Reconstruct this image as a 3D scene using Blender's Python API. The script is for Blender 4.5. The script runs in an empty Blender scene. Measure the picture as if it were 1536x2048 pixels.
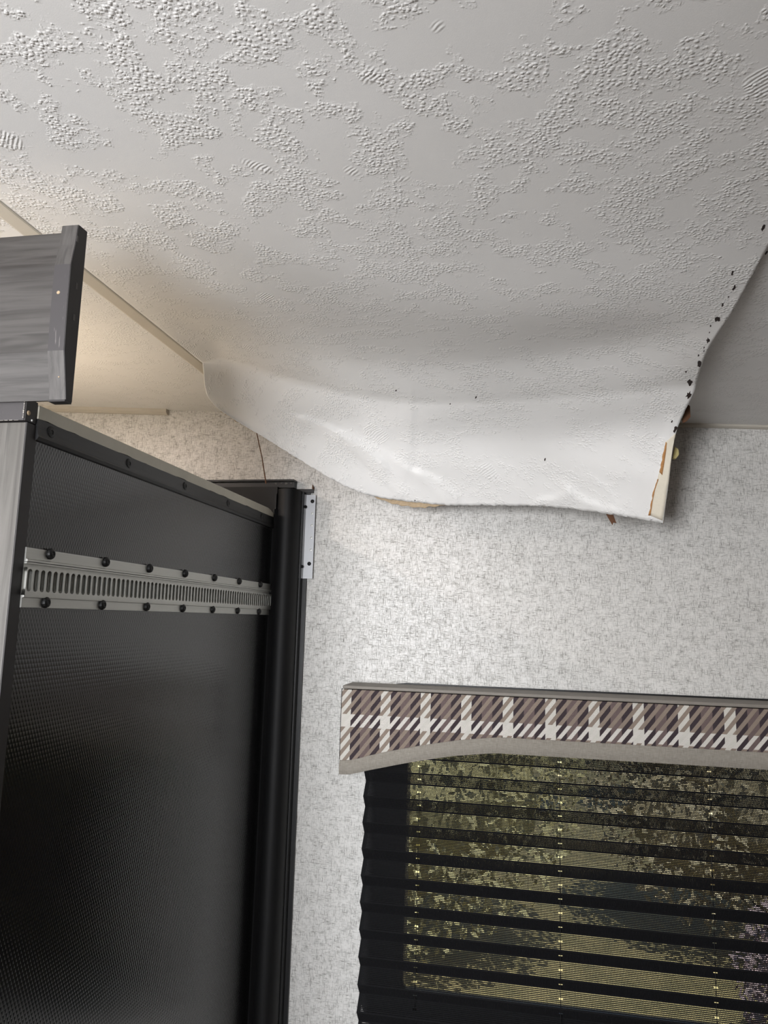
import bpy, bmesh, math, random
from mathutils import Vector, Matrix
from mathutils.bvhtree import BVHTree
random.seed(7)
scn = bpy.context.scene
COL = scn.collection

# ------------------------------------------------------------------ camera
FPX = 1490.0
YAW, PITCH, ROLL = (math.radians(a) for a in (10.86, 8.14, 1.65))
CAM = Vector((0, 0, 1.55))
fw = Vector((-math.sin(YAW)*math.cos(PITCH), math.cos(YAW)*math.cos(PITCH), math.sin(PITCH)))
r0 = Vector((math.cos(YAW), math.sin(YAW), 0)); u0 = r0.cross(fw)
rt = math.cos(ROLL)*r0 + math.sin(ROLL)*u0
up = -math.sin(ROLL)*r0 + math.cos(ROLL)*u0
cd = bpy.data.cameras.new('camera'); cam = bpy.data.objects.new('camera', cd); COL.objects.link(cam)
cam.matrix_world = Matrix(((rt.x, up.x, -fw.x, CAM.x), (rt.y, up.y, -fw.y, CAM.y), (rt.z, up.z, -fw.z, CAM.z), (0, 0, 0, 1)))
cd.sensor_fit = 'HORIZONTAL'; cd.sensor_width = 36; cd.lens = 36*FPX/1536; cd.clip_start = 0.01
scn.camera = cam

# ------------------------------------------------------------------ light
vs = scn.view_settings
vs.view_transform = 'Standard'; vs.look = 'None'; vs.gamma = 1; vs.use_curve_mapping = False
vs.exposure = 0.39
world = bpy.data.worlds.new('sky'); scn.world = world; world.use_nodes = True
wn = world.node_tree.nodes; wl = world.node_tree.links
bg = wn['Background']; sky = wn.new('ShaderNodeTexSky'); sky.sky_type = 'NISHITA'; sky.sun_disc = False
sky.sun_elevation = math.radians(50); sky.sun_rotation = math.radians(140)
wl.new(sky.outputs[0], bg.inputs[0]); bg.inputs[1].default_value = 0.24

def lamp(name, kind, loc, rot, energy, color, **kw):
    l = bpy.data.lights.new(name, kind); l.energy = energy; l.color = color
    for k, v in kw.items(): setattr(l, k, v)
    o = bpy.data.objects.new(name, l); COL.objects.link(o); o.location = loc; o.rotation_euler = rot
    return o
lamp('sun', 'SUN', (2, -3, 6), (math.radians(31), 0, math.radians(12)), 7.0, (1, .95, .86), angle=0.01)
# daylight coming in at the window of the wall behind the photographer
WIN = ((-1.50, -0.30, 0.98, 1.98),)
FILL_WIN = (-1.45, -0.35, 1.0, 1.8)      # y and z extent of the side window added to brighten the left ceiling
for (x0, x1, z0, z1) in WIN:
    lamp('window_and_fill_daylight', 'AREA', ((x0+x1)/2, -1.98, (z0+z1)/2), (math.radians(90), 0, 0), 118, (0.96, 0.97, 1.0),
         shape='RECTANGLE', size=x1-x0-.04, size_y=z1-z0-.04)

lamp('window_and_fill_daylight', 'AREA', (-2.68, (FILL_WIN[0]+FILL_WIN[1])/2, (FILL_WIN[2]+FILL_WIN[3])/2), (math.radians(90), 0, math.radians(-90)), 24, (0.98, 0.97, 1.0),
     shape='RECTANGLE', size=FILL_WIN[1]-FILL_WIN[0]-.04, size_y=FILL_WIN[3]-FILL_WIN[2]-.04)  # fill light at the added side window, lifts the left ceiling

# ------------------------------------------------------------------ helpers
def px(x, y):
    return (rt*((x-768)/FPX) - up*((y-1024)/FPX) + fw)
def on(x, y, ax, val):
    d = px(x, y); return CAM + d*((val-CAM[ax])/d[ax])
CEIL0, CEILS = 2.232, -0.05
def zc(x): return CEIL0 + CEILS*(x+1.116)
def on_ceil(x, y, dz=0):
    d = px(x, y)   # CAM.z + t dz = C0 + S (t dx + 1.116) + dz
    t = (CEIL0 + CEILS*1.116 + dz - CAM.z)/(d.z - CEILS*d.x)
    return CAM + d*t

class MB:
    def __init__(s): s.v = []; s.f = []; s.mi = []; s.uv = None
    def poly(s, pts, m=0):
        n = len(s.v); s.v += [tuple(p) for p in pts]; s.f.append(tuple(range(n, n+len(pts)))); s.mi.append(m)
    def box(s, a, b, m=0):
        x0, y0, z0 = a; x1, y1, z1 = b
        n = len(s.v)
        s.v += [(x0,y0,z0),(x1,y0,z0),(x1,y1,z0),(x0,y1,z0),(x0,y0,z1),(x1,y0,z1),(x1,y1,z1),(x0,y1,z1)]
        for q in ((0,3,2,1),(4,5,6,7),(0,1,5,4),(1,2,6,5),(2,3,7,6),(3,0,4,7)):
            s.f.append(tuple(n+i for i in q)); s.mi.append(m)
    def prism(s, prof, vec, m=0):
        """closed profile (list of points, counter-clockwise seen against vec) swept by vec"""
        n = len(s.v); k = len(prof); vec = Vector(vec)
        s.v += [tuple(p) for p in prof] + [tuple(Vector(p)+vec) for p in prof]
        s.f.append(tuple(range(n+k-1, n-1, -1))); s.mi.append(m)
        s.f.append(tuple(range(n+k, n+2*k))); s.mi.append(m)
        for i in range(k):
            j = (i+1) % k; s.f.append((n+i, n+j, n+k+j, n+k+i)); s.mi.append(m)
    def tube(s, pts, r, seg=8, m=0):
        pts = [Vector(p) for p in pts]; n = len(s.v)
        for i, p in enumerate(pts):
            t = (pts[min(i+1, len(pts)-1)] - pts[max(i-1, 0)]).normalized()
            a = t.orthogonal().normalized() if i == 0 else (a - t*a.dot(t)).normalized()
            b = t.cross(a); rr = r[i] if isinstance(r, (list, tuple)) else r
            for k in range(seg):
                w = 2*math.pi*k/seg; s.v.append(tuple(p + (a*math.cos(w)+b*math.sin(w))*rr))
        for i in range(len(pts)-1):
            for k in range(seg):
                k2 = (k+1) % seg
                s.f.append((n+i*seg+k, n+i*seg+k2, n+(i+1)*seg+k2, n+(i+1)*seg+k)); s.mi.append(m)
        s.f.append(tuple(n+k for k in reversed(range(seg)))); s.mi.append(m)
        s.f.append(tuple(n+(len(pts)-1)*seg+k for k in range(seg))); s.mi.append(m)
    def mesh(s, name, mats, smooth=False):
        me = bpy.data.meshes.new(name); me.from_pydata(s.v, [], s.f)
        for m in (mats if isinstance(mats, (list, tuple)) else [mats]): me.materials.append(m)
        for p, m in zip(me.polygons, s.mi): p.material_index = m
        bm = bmesh.new(); bm.from_mesh(me); bmesh.ops.recalc_face_normals(bm, faces=bm.faces); bm.to_mesh(me); bm.free()
        if smooth: me.shade_smooth()
        me.update(); return me
    def build(s, name, mats, parent=None, smooth=False, bevel=0, seg=2):
        o = bpy.data.objects.new(name, s.mesh(name, mats, smooth)); COL.objects.link(o)
        if parent: attach(o, parent)
        if bevel:
            b = o.modifiers.new('bevel', 'BEVEL'); b.width = bevel; b.segments = seg; b.limit_method = 'ANGLE'; b.angle_limit = math.radians(40)
        return o
def attach(o, parent):
    o.parent = parent; o.matrix_parent_inverse = Matrix.Translation(parent.location).inverted()
def empty(name, loc, label, cat, group=None):
    o = bpy.data.objects.new(name, None); COL.objects.link(o); o.location = loc; tag(o, label, cat, group); return o
def tag(o, label=None, cat=None, group=None, kind=None):
    if label: o['label'] = label
    if cat: o['category'] = cat
    if group: o['group'] = group
    if kind: o['kind'] = kind
    return o
def structure(o, label=None): return tag(o, label, None, None, 'structure')
def boxes(name, lst, mat, parent=None, **k):
    m = MB()
    for a, b in lst: m.box(a, b)
    return m.build(name, mat, parent, **k)
def uv_from(o, fn):
    me = o.data; l = me.uv_layers.new(name='UVMap')
    for lp in me.loops: l.data[lp.index].uv = fn(me.vertices[lp.vertex_index].co)

# ------------------------------------------------------------------ materials
def srgb(r, g, b):
    f = lambda c: (c/255/12.92) if c/255 <= .04045 else ((c/255+.055)/1.055)**2.4
    return (f(r), f(g), f(b), 1)
class NT:
    def __init__(s, name, rough=.6, spec=.5, metal=0, color=None):
        s.m = bpy.data.materials.new(name); s.m.use_nodes = True; s.t = s.m.node_tree
        s.b = s.t.nodes['Principled BSDF']
        s.b.inputs['Roughness'].default_value = rough; s.b.inputs['Specular IOR Level'].default_value = spec
        s.b.inputs['Metallic'].default_value = metal
        if color: s.b.inputs['Base Color'].default_value = color
    def n(s, kind, **ins):
        nd = s.t.nodes.new('ShaderNode'+kind)
        for k, v in ins.items():
            if k.startswith('_'): setattr(nd, k[1:], v)
            else: s.set(nd.inputs[int(k[1:]) if k[0] == 'i' and k[1:].isdigit() else k.replace('__', ' ')], v)
        return nd
    def set(s, sock, v):
        if isinstance(v, bpy.types.NodeSocket): s.t.links.new(v, sock)
        elif isinstance(v, bpy.types.Node): s.t.links.new(v.outputs[0], sock)
        else: sock.default_value = v
    def math(s, op, a, b=0, c=0, clamp=False):
        nd = s.t.nodes.new('ShaderNodeMath'); nd.operation = op; nd.use_clamp = clamp
        for i, v in enumerate((a, b, c)): s.set(nd.inputs[i], v)
        return nd.outputs[0]
    def mix(s, f, a, b):
        nd = s.t.nodes.new('ShaderNodeMix'); nd.data_type = 'RGBA'
        s.set(nd.inputs[0], f); s.set(nd.inputs[6], a); s.set(nd.inputs[7], b); return nd.outputs[2]
    def ramp(s, f, stops):
        nd = s.t.nodes.new('ShaderNodeValToRGB'); s.set(nd.inputs[0], f)
        e = nd.color_ramp.elements
        while len(e) < len(stops): e.new(.5)
        for el, (p, c) in zip(e, stops): el.position = p; el.color = c if len(c) == 4 else (*c, 1)
        return nd.outputs[0]
    def sm(s, v, a, b):
        nd = s.t.nodes.new('ShaderNodeMapRange'); nd.interpolation_type = 'SMOOTHSTEP'
        for i, x in enumerate((v, a, b, 0, 1)): s.set(nd.inputs[i], x)
        return nd.outputs[0]
    def coord(s, kind='Object', scale=(1, 1, 1), rot=(0, 0, 0)):
        tc = s.t.nodes.new('ShaderNodeTexCoord'); mp = s.t.nodes.new('ShaderNodeMapping')
        s.t.links.new(tc.outputs[kind], mp.inputs[0]); mp.inputs['Scale'].default_value = scale; mp.inputs['Rotation'].default_value = rot
        return mp.outputs[0]
    def noise(s, vec, scale, detail=2, rough=.5, dist=0):
        nd = s.n('TexNoise', Vector=vec, Scale=scale, Detail=detail, Roughness=rough, Distortion=dist); return nd.outputs[0]
    def bump(s, h, strength=1, dist=.001):
        nd = s.n('Bump', Strength=strength, Distance=dist, Height=h); s.t.links.new(nd.outputs[0], s.b.inputs['Normal']); return nd
    def color(s, c): s.set(s.b.inputs['Base Color'], c)
def plain(name, col, rough=.5, spec=.5, metal=0, var=.12, vs_=40, bmp=0):
    t = NT(name, rough, spec, metal)
    v = t.coord('Object'); nz = t.noise(v, vs_, 4, .6)
    a = tuple(c*(1-var) for c in col[:3])+(1,); b = tuple(min(1, c*(1+var)) for c in col[:3])+(1,)
    t.color(t.mix(nz, a, b))
    if bmp: t.bump(nz, .5, bmp)
    return t.m

def mat_ceiling():
    t = NT('embossed_ceiling_vinyl', .46, .4)
    v = t.coord('UV')
    base = t.noise(v, 6, 5, .6)
    big = t.noise(v, 2.2, 2, .5)
    warp = t.n('TexNoise', Vector=v, Scale=40, Detail=2).outputs[1]
    vv = t.n('VectorMath', _operation='MULTIPLY_ADD', i0=warp, i1=(.006, .006, .006), i2=v).outputs[0]
    m0 = t.noise(vv, 14, 5, .68)
    mask = t.sm(t.math('ADD', m0, t.math('MULTIPLY', big, .35)), .64, .75)
    vor = t.n('TexVoronoi', Vector=vv, Scale=175, Randomness=1.0)
    blob = t.math('SUBTRACT', 1, t.sm(vor.outputs[0], .12, .62))
    fine = t.noise(vv, 260, 2, .6)
    grain = t.math('ADD', t.math('MULTIPLY', blob, .8), t.math('MULTIPLY', fine, .5))
    # combed patches
    pm = t.sm(t.noise(t.n('VectorMath', _operation='ADD', i0=v, i1=(7.3, 2.1, 0)).outputs[0], 9, 1, .4), .70, .73)
    wv = t.n('TexWave', Vector=vv, Scale=75, Distortion=2.5, Detail=2, Detail__Scale=.4); wv.bands_direction = 'DIAGONAL'
    h = t.math('ADD', t.math('MULTIPLY', mask, grain), t.math('MULTIPLY', t.math('MULTIPLY', pm, wv.outputs[1]), .5))
    h = t.math('ADD', h, t.math('MULTIPLY', t.noise(v, 600, 2, .6), .06))
    t.color(t.mix(base, srgb(222, 221, 218), srgb(232, 231, 229)))
    t.bump(h, 1.0, .0011)
    return t.m
def mat_wallpaper():
    t = NT('linen_wallpaper', .34, .5)
    v = t.coord('Object')
    vert = t.noise(t.coord('Object', (640, 1, 60)), 1, 3, .65)
    hori = t.noise(t.coord('Object', (60, 1, 640)), 1, 3, .65)
    clump = t.noise(v, 30, 4, .65); clump2 = t.noise(v, 130, 3, .6)
    vl = t.sm(vert, .49, .70); hl = t.sm(hori, .50, .70)
    lines = t.math('MAXIMUM', vl, hl)
    dens = t.sm(t.math('ADD', t.math('MULTIPLY', clump, .6), t.math('MULTIPLY', clump2, .4)), .33, .66)
    f = t.math('MULTIPLY', lines, t.math('ADD', .35, t.math('MULTIPLY', dens, .65)))
    f = t.math('ADD', f, t.math('MULTIPLY', dens, .16), clamp=True)
    t.color(t.mix(f, srgb(228, 226, 222), srgb(122, 120, 113)))
    t.set(t.b.inputs['Roughness'], t.math('ADD', .37, t.math('MULTIPLY', f, .2)))
    t.bump(t.math('ADD', t.math('SUBTRACT', 1, lines), t.math('MULTIPLY', t.noise(t.coord('Object', (60, 1, 3)), 1, 2), .9)), .5, .0004)
    return t.m
def mat_wood(name, along, base=(128, 125, 120), dark=(88, 85, 82)):
    t = NT(name, .42, .45)
    s = [70, 70, 70]; s[along] = 3.2
    g = t.noise(t.coord('Object', tuple(s)), 1, 5, .62, .6)
    s2 = [22, 22, 22]; s2[along] = 1.6
    g2 = t.noise(t.coord('Object', tuple(s2)), 1, 3, .6, 1.2)
    streak = t.sm(g2, .56, .68)
    c = t.mix(t.sm(g, .3, .7), srgb(*[x-12 for x in base]), srgb(*[x+14 for x in base]))
    t.color(t.mix(t.math('MULTIPLY', streak, .75), c, srgb(*dark)))
    t.bump(g, .3, .0004)
    return t.m
def mat_black_panel():
    t = NT('embossed_black_fibreglass', .17, .55)
    v = t.coord('Object')
    sep = t.n('SeparateXYZ', Vector=v)
    y, z = sep.outputs[1], sep.outputs[2]
    p = 2*math.pi
    a = t.math('SINE', t.math('ADD', t.math('MULTIPLY', y, p/.0072), t.math('MULTIPLY', z, p/.0150)))
    b = t.math('SINE', t.math('SUBTRACT', t.math('MULTIPLY', y, p/.0072), t.math('MULTIPLY', z, p/.0150)))
    h = t.math('MAXIMUM', a, b)
    t.color(t.mix(t.noise(v, 5, 3), srgb(12, 12, 12), srgb(17, 17, 17)))
    t.bump(h, .28, .0005)
    return t.m
def mat_plaid():
    t = NT('diagonal_plaid_fabric', .85, .2)
    sep = t.n('SeparateXYZ', Vector=t.coord('UV')); x, z = sep.outputs[0], sep.outputs[1]
    P = .1165
    xs = t.math('FRACT', t.math('DIVIDE', x, P))
    gt = lambda v, e: t.math('GREATER_THAN', v, e)
    W, D, T = srgb(212, 208, 200), srgb(66, 57, 61), srgb(112, 97, 95)
    warp = t.mix(gt(xs, .25), W, D); warp = t.mix(gt(xs, .5), warp, T); warp = t.mix(gt(xs, .75), warp, D)
    zs = t.math('FRACT', t.math('DIVIDE', t.math('ADD', z, -.036), .26))
    wrow = t.math('MULTIPLY', gt(zs, .0), t.math('LESS_THAN', zs, .138))
    weft = t.mix(wrow, srgb(146, 132, 120), srgb(216, 211, 204))
    dg = t.math('FRACT', t.math('DIVIDE', t.math('SUBTRACT', z, t.math('MULTIPLY', x, 1.26)), .0335))
    c = t.mix(gt(dg, .52), warp, weft)
    wv = t.math('MULTIPLY', t.math('SINE', t.math('MULTIPLY', x, 2*math.pi/.0032)), t.math('SINE', t.math('MULTIPLY', z, 2*math.pi/.0034)))
    f = t.math('ADD', .5, t.math('MULTIPLY', wv, .5))
    c2 = t.n('HueSaturation', Value=t.math('ADD', .86, t.math('MULTIPLY', f, .26)), Color=c).outputs[0]
    t.color(c2); t.bump(wv, .5, .0006)
    return t.m
def mat_linen(name, a, b):
    t = NT(name, .85, .2)
    h = t.noise(t.coord('Object', (60, 60, 900)), 1, 3, .6); w = t.noise(t.coord('Object', (900, 60, 60)), 1, 3, .6)
    f = t.math('MULTIPLY', t.math('ADD', h, w), .5)
    t.color(t.mix(t.sm(f, .35, .65), a, b)); t.bump(f, .5, .0006); return t.m
def mat_alu(name, col, rough, along):
    t = NT(name, rough, .5, 1.0)
    s = [500, 500, 500]; s[along] = 6
    g = t.noise(t.coord('Object', tuple(s)), 1, 3, .6)
    t.color(t.mix(g, tuple(c*.88 for c in col[:3])+(1,), col)); t.bump(g, .15, .0002); return t.m
def mat_glass():
    m = bpy.data.materials.new('window_glass'); m.use_nodes = True; t = m.node_tree
    t.nodes.remove(t.nodes['Principled BSDF']); out = t.nodes['Material Output']
    tr = t.nodes.new('ShaderNodeBsdfTransparent'); tr.inputs[0].default_value = (.93, .95, .94, 1)
    gl = t.nodes.new('ShaderNodeBsdfGlossy'); gl.inputs['Roughness'].default_value = .02
    fr = t.nodes.new('ShaderNodeFresnel'); fr.inputs[0].default_value = 1.3
    mx = t.nodes.new('ShaderNodeMixShader')
    t.links.new(fr.outputs[0], mx.inputs[0]); t.links.new(tr.outputs[0], mx.inputs[1]); t.links.new(gl.outputs[0], mx.inputs[2])
    t.links.new(mx.outputs[0], out.inputs[0]); return m
def mat_emit(name, col, s):
    t = NT(name); t.b.inputs['Emission Color'].default_value = col; t.b.inputs['Emission Strength'].default_value = s; t.color(col); return t.m
def mat_leaf(name, a, b):
    t = NT(name, .6, .3)
    v = t.coord('Object'); t.color(t.mix(t.sm(t.noise(v, 6, 4, .7), .3, .7), a, b)); return t.m

def mat_scuffed():
    t = NT('scuffed_grey_trim', .45, .45)
    g = t.noise(t.coord('Object', (260, 40, 30), (0, math.radians(35), 0)), 1, 2, .6)
    f = t.math('MULTIPLY', t.sm(g, .62, .74), t.sm(t.noise(t.coord('Object'), 40, 2), .4, .6))
    t.color(t.mix(f, srgb(62, 59, 60), srgb(112, 108, 106))); return t.m
M_CEIL = mat_ceiling(); M_WALL = mat_wallpaper()
M_WOODH = mat_wood('grey_woodgrain_lengthwise', 0, (63, 60, 58), (44, 42, 40)); M_WOODV = mat_wood('grey_woodgrain_upright', 2, (84, 81, 77), (58, 56, 53))
M_CAP = mat_wood('grey_end_trim', 2, (70, 67, 65), (60, 58, 57)); M_CAPD = mat_scuffed()
M_DARK = plain('dark_edge_trim', srgb(34, 31, 31), .55)
M_BLACK = plain('black_painted_metal', srgb(20, 20, 21), .45, .45, var=.25, vs_=25)
M_RUBBER = plain('black_rubber', srgb(15, 15, 16), .6, .35, var=.2, vs_=30)
M_BPANEL = mat_black_panel()
M_SCREW = plain('black_screw', srgb(8, 8, 8), .5, .4)
M_TRACK = mat_alu('anodised_track', (.50, .50, .475, 1), .48, 1)
M_ALU = mat_alu('bright_aluminium', (.50, .51, .53, 1), .5, 2); M_ALU.node_tree.nodes['Principled BSDF'].inputs['Metallic'].default_value = .25; M_ALU.node_tree.nodes['Principled BSDF'].inputs['Specular IOR Level'].default_value = .3
M_PLAID = mat_plaid(); M_BIND = mat_linen('taupe_linen_binding', srgb(134, 128, 119), srgb(160, 154, 144))
M_TOPV = plain('taupe_vinyl', srgb(134, 128, 120), .6)
M_BLIND = plain('black_blind_thread', srgb(26, 26, 28), .75, .2)
M_BEIGE = plain('beige_vinyl_trim', srgb(196, 190, 178), .5, var=.05, vs_=14)
M_ROOFEDGE = plain('worn_cream_roof_edge', srgb(190, 186, 172), .6, var=.1, vs_=24)
M_PLY = plain('raw_plywood', srgb(128, 98, 66), .8, var=.35, vs_=30, bmp=.001)
M_TORN = plain('torn_brown_wood', srgb(98, 66, 44), .85, var=.4, vs_=120, bmp=.001)
M_TAN = plain('torn_tan_paper', srgb(172, 152, 124), .85, var=.3, vs_=150, bmp=.001)
M_HOLE = plain('rusty_hole', srgb(38, 24, 20), .8, var=.5, vs_=400)
M_RUST = plain('rust_stain', srgb(120, 62, 30), .8, var=.5, vs_=300)
M_WHITE = plain('white_plastic', srgb(225, 225, 222), .4)
M_FLOOR = plain('light_vinyl_floor', srgb(104, 94, 84), .5, var=.1, vs_=8)
M_GLASS = mat_glass(); M_DARKWOOD = mat_wood('dark_bounce_cut_wood', 2, (84, 74, 66), (60, 52, 46))  # dark wood put on the unseen right side to cut bounced light

# ------------------------------------------------------------------ room shell
YW = 2.3                 # inner face of the window wall
YB = -2.0                # inner face of the wall behind the photographer
XL, XR = -2.7, 1.7
# window wall with the slide-out opening at the left and the window opening at the right
WX0, WX1, WZ0, WZ1 = -0.35, 0.935, 0.47, 1.24
OX, OZ = -0.735, 1.945
boxes('wall_back', [((OX, YW, 0), (WX0, YW+.05, 2.36)), ((WX1, YW, 0), (XR, YW+.05, 2.36)),
                      ((WX0, YW, 0), (WX1, YW+.05, WZ0)), ((WX0, YW, WZ1), (WX1, YW+.05, 2.36)),
                      ((XL, YW, OZ), (OX, YW+.05, 2.36))], M_WALL)
w = bpy.data.objects['wall_back']; structure(w)
wx0, wx1, wz0, wz1 = WIN[0]
structure(boxes('wall_front', [((XL, YB-.05, 0), (wx0, YB, 2.36)), ((wx1, YB-.05, 0), (XR, YB, 2.36)), ((wx0, YB-.05, 0), (wx1, YB, wz0)), ((wx0, YB-.05, wz1), (wx1, YB, 2.36))], M_WALL))
ya, yb, za, zb = FILL_WIN
structure(boxes('wall_left', [((XL-.05, YB-.05, 0), (XL, ya, 2.36)), ((XL-.05, yb, 0), (XL, YW+.05, 2.36)), ((XL-.05, ya, 0), (XL, yb, za)), ((XL-.05, ya, zb), (XL, yb, 2.36))], M_WALL))
structure(boxes('light_blocking_partition', [((-.33, -1.25, 0), (XR, -.75, 2.15))], M_DARKWOOD))  # unseen block added to hold window light off the right side
structure(boxes('wall_right', [((XR, YB-.05, 0), (XR+.05, YW+.05, 2.36))], M_DARKWOOD))
structure(boxes('floor', [((XL-.05, YB-.05, -.05), (XR+.05, YW+.05, 0))], M_FLOOR))
structure(boxes('roof_deck', [((XL-.05, YB-.05, 2.36), (XR+.05, YW+.05, 2.40))], M_PLY))
for o, n in ((0, 'roof_joist'),):
    for i in range(7):
        y = -1.6+i*.6
        structure(boxes('roof_joist', [((XL, y, 2.27), (XR, y+.035, 2.359))], M_PLY))

SX0, SX1 = -0.857, 0.376     # seams of the loose panel
def ceiling_panel(name, x0, x1, y0, y1):
    nx = 2; m = MB()
    a = [(x0, y0), (x1, y0), (x1, y1), (x0, y1)]
    m.prism([(x, y, zc(x)) for x, y in a], (0, 0, .004))
    o = m.build(name, M_CEIL); uv_from(o, lambda c: (c.x+.37, c.y+.11)); return structure(o)
ceil = ceiling_panel('ceiling', XL, SX0, YB, YW)
cr = ceiling_panel('ceiling_panel_right', SX1, XR, YB, YW); cr.name = 'ceiling'

# ------------------------------------------------------------------ the loose, drooping ceiling panel
def crom(P, t):
    """Catmull-Rom through knots P=[(key, Vector)] at key t"""
    ks = [k for k, _ in P]
    i = max(0, min(len(P)-2, next((j for j in range(len(P)-1) if t <= ks[j+1]), len(P)-2)))
    p1, p2 = P[i][1], P[i+1][1]; p0 = P[i-1][1] if i else p1*2-p2; p3 = P[i+2][1] if i+2 < len(P) else p2*2-p1
    k1, k2 = ks[i], ks[i+1]; k0 = ks[i-1] if i else 2*k1-k2; k3 = ks[i+2] if i+2 < len(P) else 2*k2-k1
    m1 = (p2-p0)*((k2-k1)/(k2-k0)); m2 = (p3-p1)*((k2-k1)/(k3-k1))
    s = (t-k1)/(k2-k1); s2 = s*s; s3 = s2*s
    return p1*(2*s3-3*s2+1) + m1*(s3-2*s2+s) + p2*(-2*s3+3*s2) + m2*(s3-s2)
def X(u): return SX0+(SX1-SX0)*u
def row(pts): return [(u, on(x, y, 1, d)) for u, x, y, d in pts]
def flat(y, drop): return [(u, Vector((X(u), y, zc(X(u))-dr))) for u, dr in drop]
# bottom edge of the flap, image position and distance of the points it was measured at
edge = row([(0, 441, 822, 1.90), (.06, 478, 845, 1.94), (.12, 520, 870, 1.98), (.25, 603, 922, 2.05), (.36, 690, 972, 2.11), (.43, 755, 994, 2.14), (.55, 880, 1009, 2.15), (.66, 985, 1011, 2.14), (.77, 1090, 1013, 2.11), (.88, 1212, 1027, 2.06), (1, 1326, 1047, 2.02)])
low = row([(0, 427, 809, 1.878), (.06, 462, 828, 1.92), (.12, 503, 846, 1.955), (.25, 590, 887, 2.02), (.36, 680, 922, 2.075), (.43, 742, 938, 2.10), (.55, 862, 948, 2.11), (.66, 975, 948, 2.10), (.77, 1085, 948, 2.07), (.88, 1215, 955, 2.02), (1, 1337, 965, 1.975)])
mid = row([(0, 412, 785, 1.845), (.06, 447, 797, 1.878), (.12, 487, 808, 1.91), (.25, 575, 833, 1.97), (.36, 668, 857, 2.02), (.43, 730, 869, 2.045), (.55, 850, 878, 2.05), (.66, 965, 877, 2.04), (.77, 1085, 872, 2.01), (.88, 1220, 868, 1.96), (1, 1352, 865, 1.91)])
fold = row([(0, 405, 726, 1.803), (.06, 446, 733, 1.828), (.12, 489, 743, 1.852), (.25, 581, 769, 1.898), (.36, 665, 790, 1.934), (.43, 724, 801, 1.951), (.55, 844, 811, 1.953), (.66, 965, 811, 1.933), (.77, 1092, 804, 1.898), (.88, 1235, 794, 1.847), (1, 1388, 785, 1.787)])
top = [(0, Vector((SX0, 1.795, zc(SX0)-.001)))]+row([(.06, 444, 714, 1.80), (.12, 488, 725, 1.82), (.25, 583, 752, 1.865), (.36, 665, 773, 1.90), (.43, 722, 784, 1.915), (.55, 842, 795, 1.92), (.66, 965, 795, 1.90), (.77, 1095, 787, 1.865), (.88, 1240, 775, 1.81), (1, 1393, 765, 1.75)])
pre = [(0, Vector((SX0, 1.62, zc(SX0))))]+row([(.06, 397, 664, 1.625), (.12, 440, 673, 1.66), (.25, 545, 692, 1.70), (.36, 640, 708, 1.73), (.43, 705, 716, 1.745), (.55, 835, 722, 1.745), (.66, 970, 717, 1.72), (.77, 1110, 704, 1.685), (.88, 1258, 692, 1.63), (1, 1416, 700, 1.57)])
mid0 = flat(1.40, [(0, 0), (.3, .004), (.6, .010), (1, .0275)])
far0 = flat(1.15, [(0, 0), (.5, .002), (1, .008)]); far1 = flat(.7, [(0, 0), (1, .001)]); far2 = flat(-.2, [(0, 0), (1, 0)]); far3 = flat(YB+.005, [(0, 0), (1, 0)])
ROWS = [far3, far2, far1, far0, mid0, pre, top, fold, mid, low, edge]
NU = 230
SUB = [6, 4, 6, 8, 12, 14, 14, 14, 14, 12]
# creases on the flap: (points in the picture's frame, amplitude, width in frame units)
CREASE = [([(610, 838), (660, 858), (720, 890), (765, 925)], .011, 13), ([(690, 868), (760, 905), (840, 955), (890, 1000)], .007, 18),
          ([(802, 990), (760, 950), (700, 890)], .005, 12), ([(825, 800), (822, 860), (815, 940)], .0045, 14), ([(840, 945), (880, 965), (915, 995)], .010, 12),
          ([(1075, 1001), (1110, 997), (1137, 980), (1170, 1003), (1230, 1020)], .009, 9), ([(1137, 976), (1143, 992)], .008, 10),
          ([(1320, 800), (1335, 830), (1325, 870)], -.006, 16), ([(1180, 955), (1215, 975), (1235, 1012)], .004, 10)]
def to_px(p):
    d = p-CAM; c = d.dot(fw); return 768+FPX*d.dot(rt)/c, 1024-FPX*d.dot(up)/c
def segd(p, a, b):
    ax, ay = a; bx, by = b; dx, dy = bx-ax, by-ay; t = max(0, min(1, ((p[0]-ax)*dx+(p[1]-ay)*dy)/(dx*dx+dy*dy)))
    cx, cy = ax+t*dx, ay+t*dy
    return math.hypot(p[0]-cx, p[1]-cy), (p[0]-ax)*dy-(p[1]-ay)*dx
verts = []; uvs = []; nrow = 0
grid = []
for iu in range(NU+1):
    u = iu/NU
    ctl = [crom(r, u) for r in ROWS]
    keys = [0]
    for a, b in zip(ctl, ctl[1:]): keys.append(keys[-1]+max(.01, (b-a).length))
    K = list(zip(keys, ctl)); colp = []; s = 0; prev = None
    for seg, sub in enumerate(SUB):
        for j in range(sub):
            t = keys[seg]+(keys[seg+1]-keys[seg])*j/sub
            p = crom(K, t); s += (p-prev).length if prev else 0; prev = p; colp.append((p, s))
    p = ctl[-1]; s += (p-prev).length; colp.append((p, s)); grid.append(colp)
NV = len(grid[0])
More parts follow.
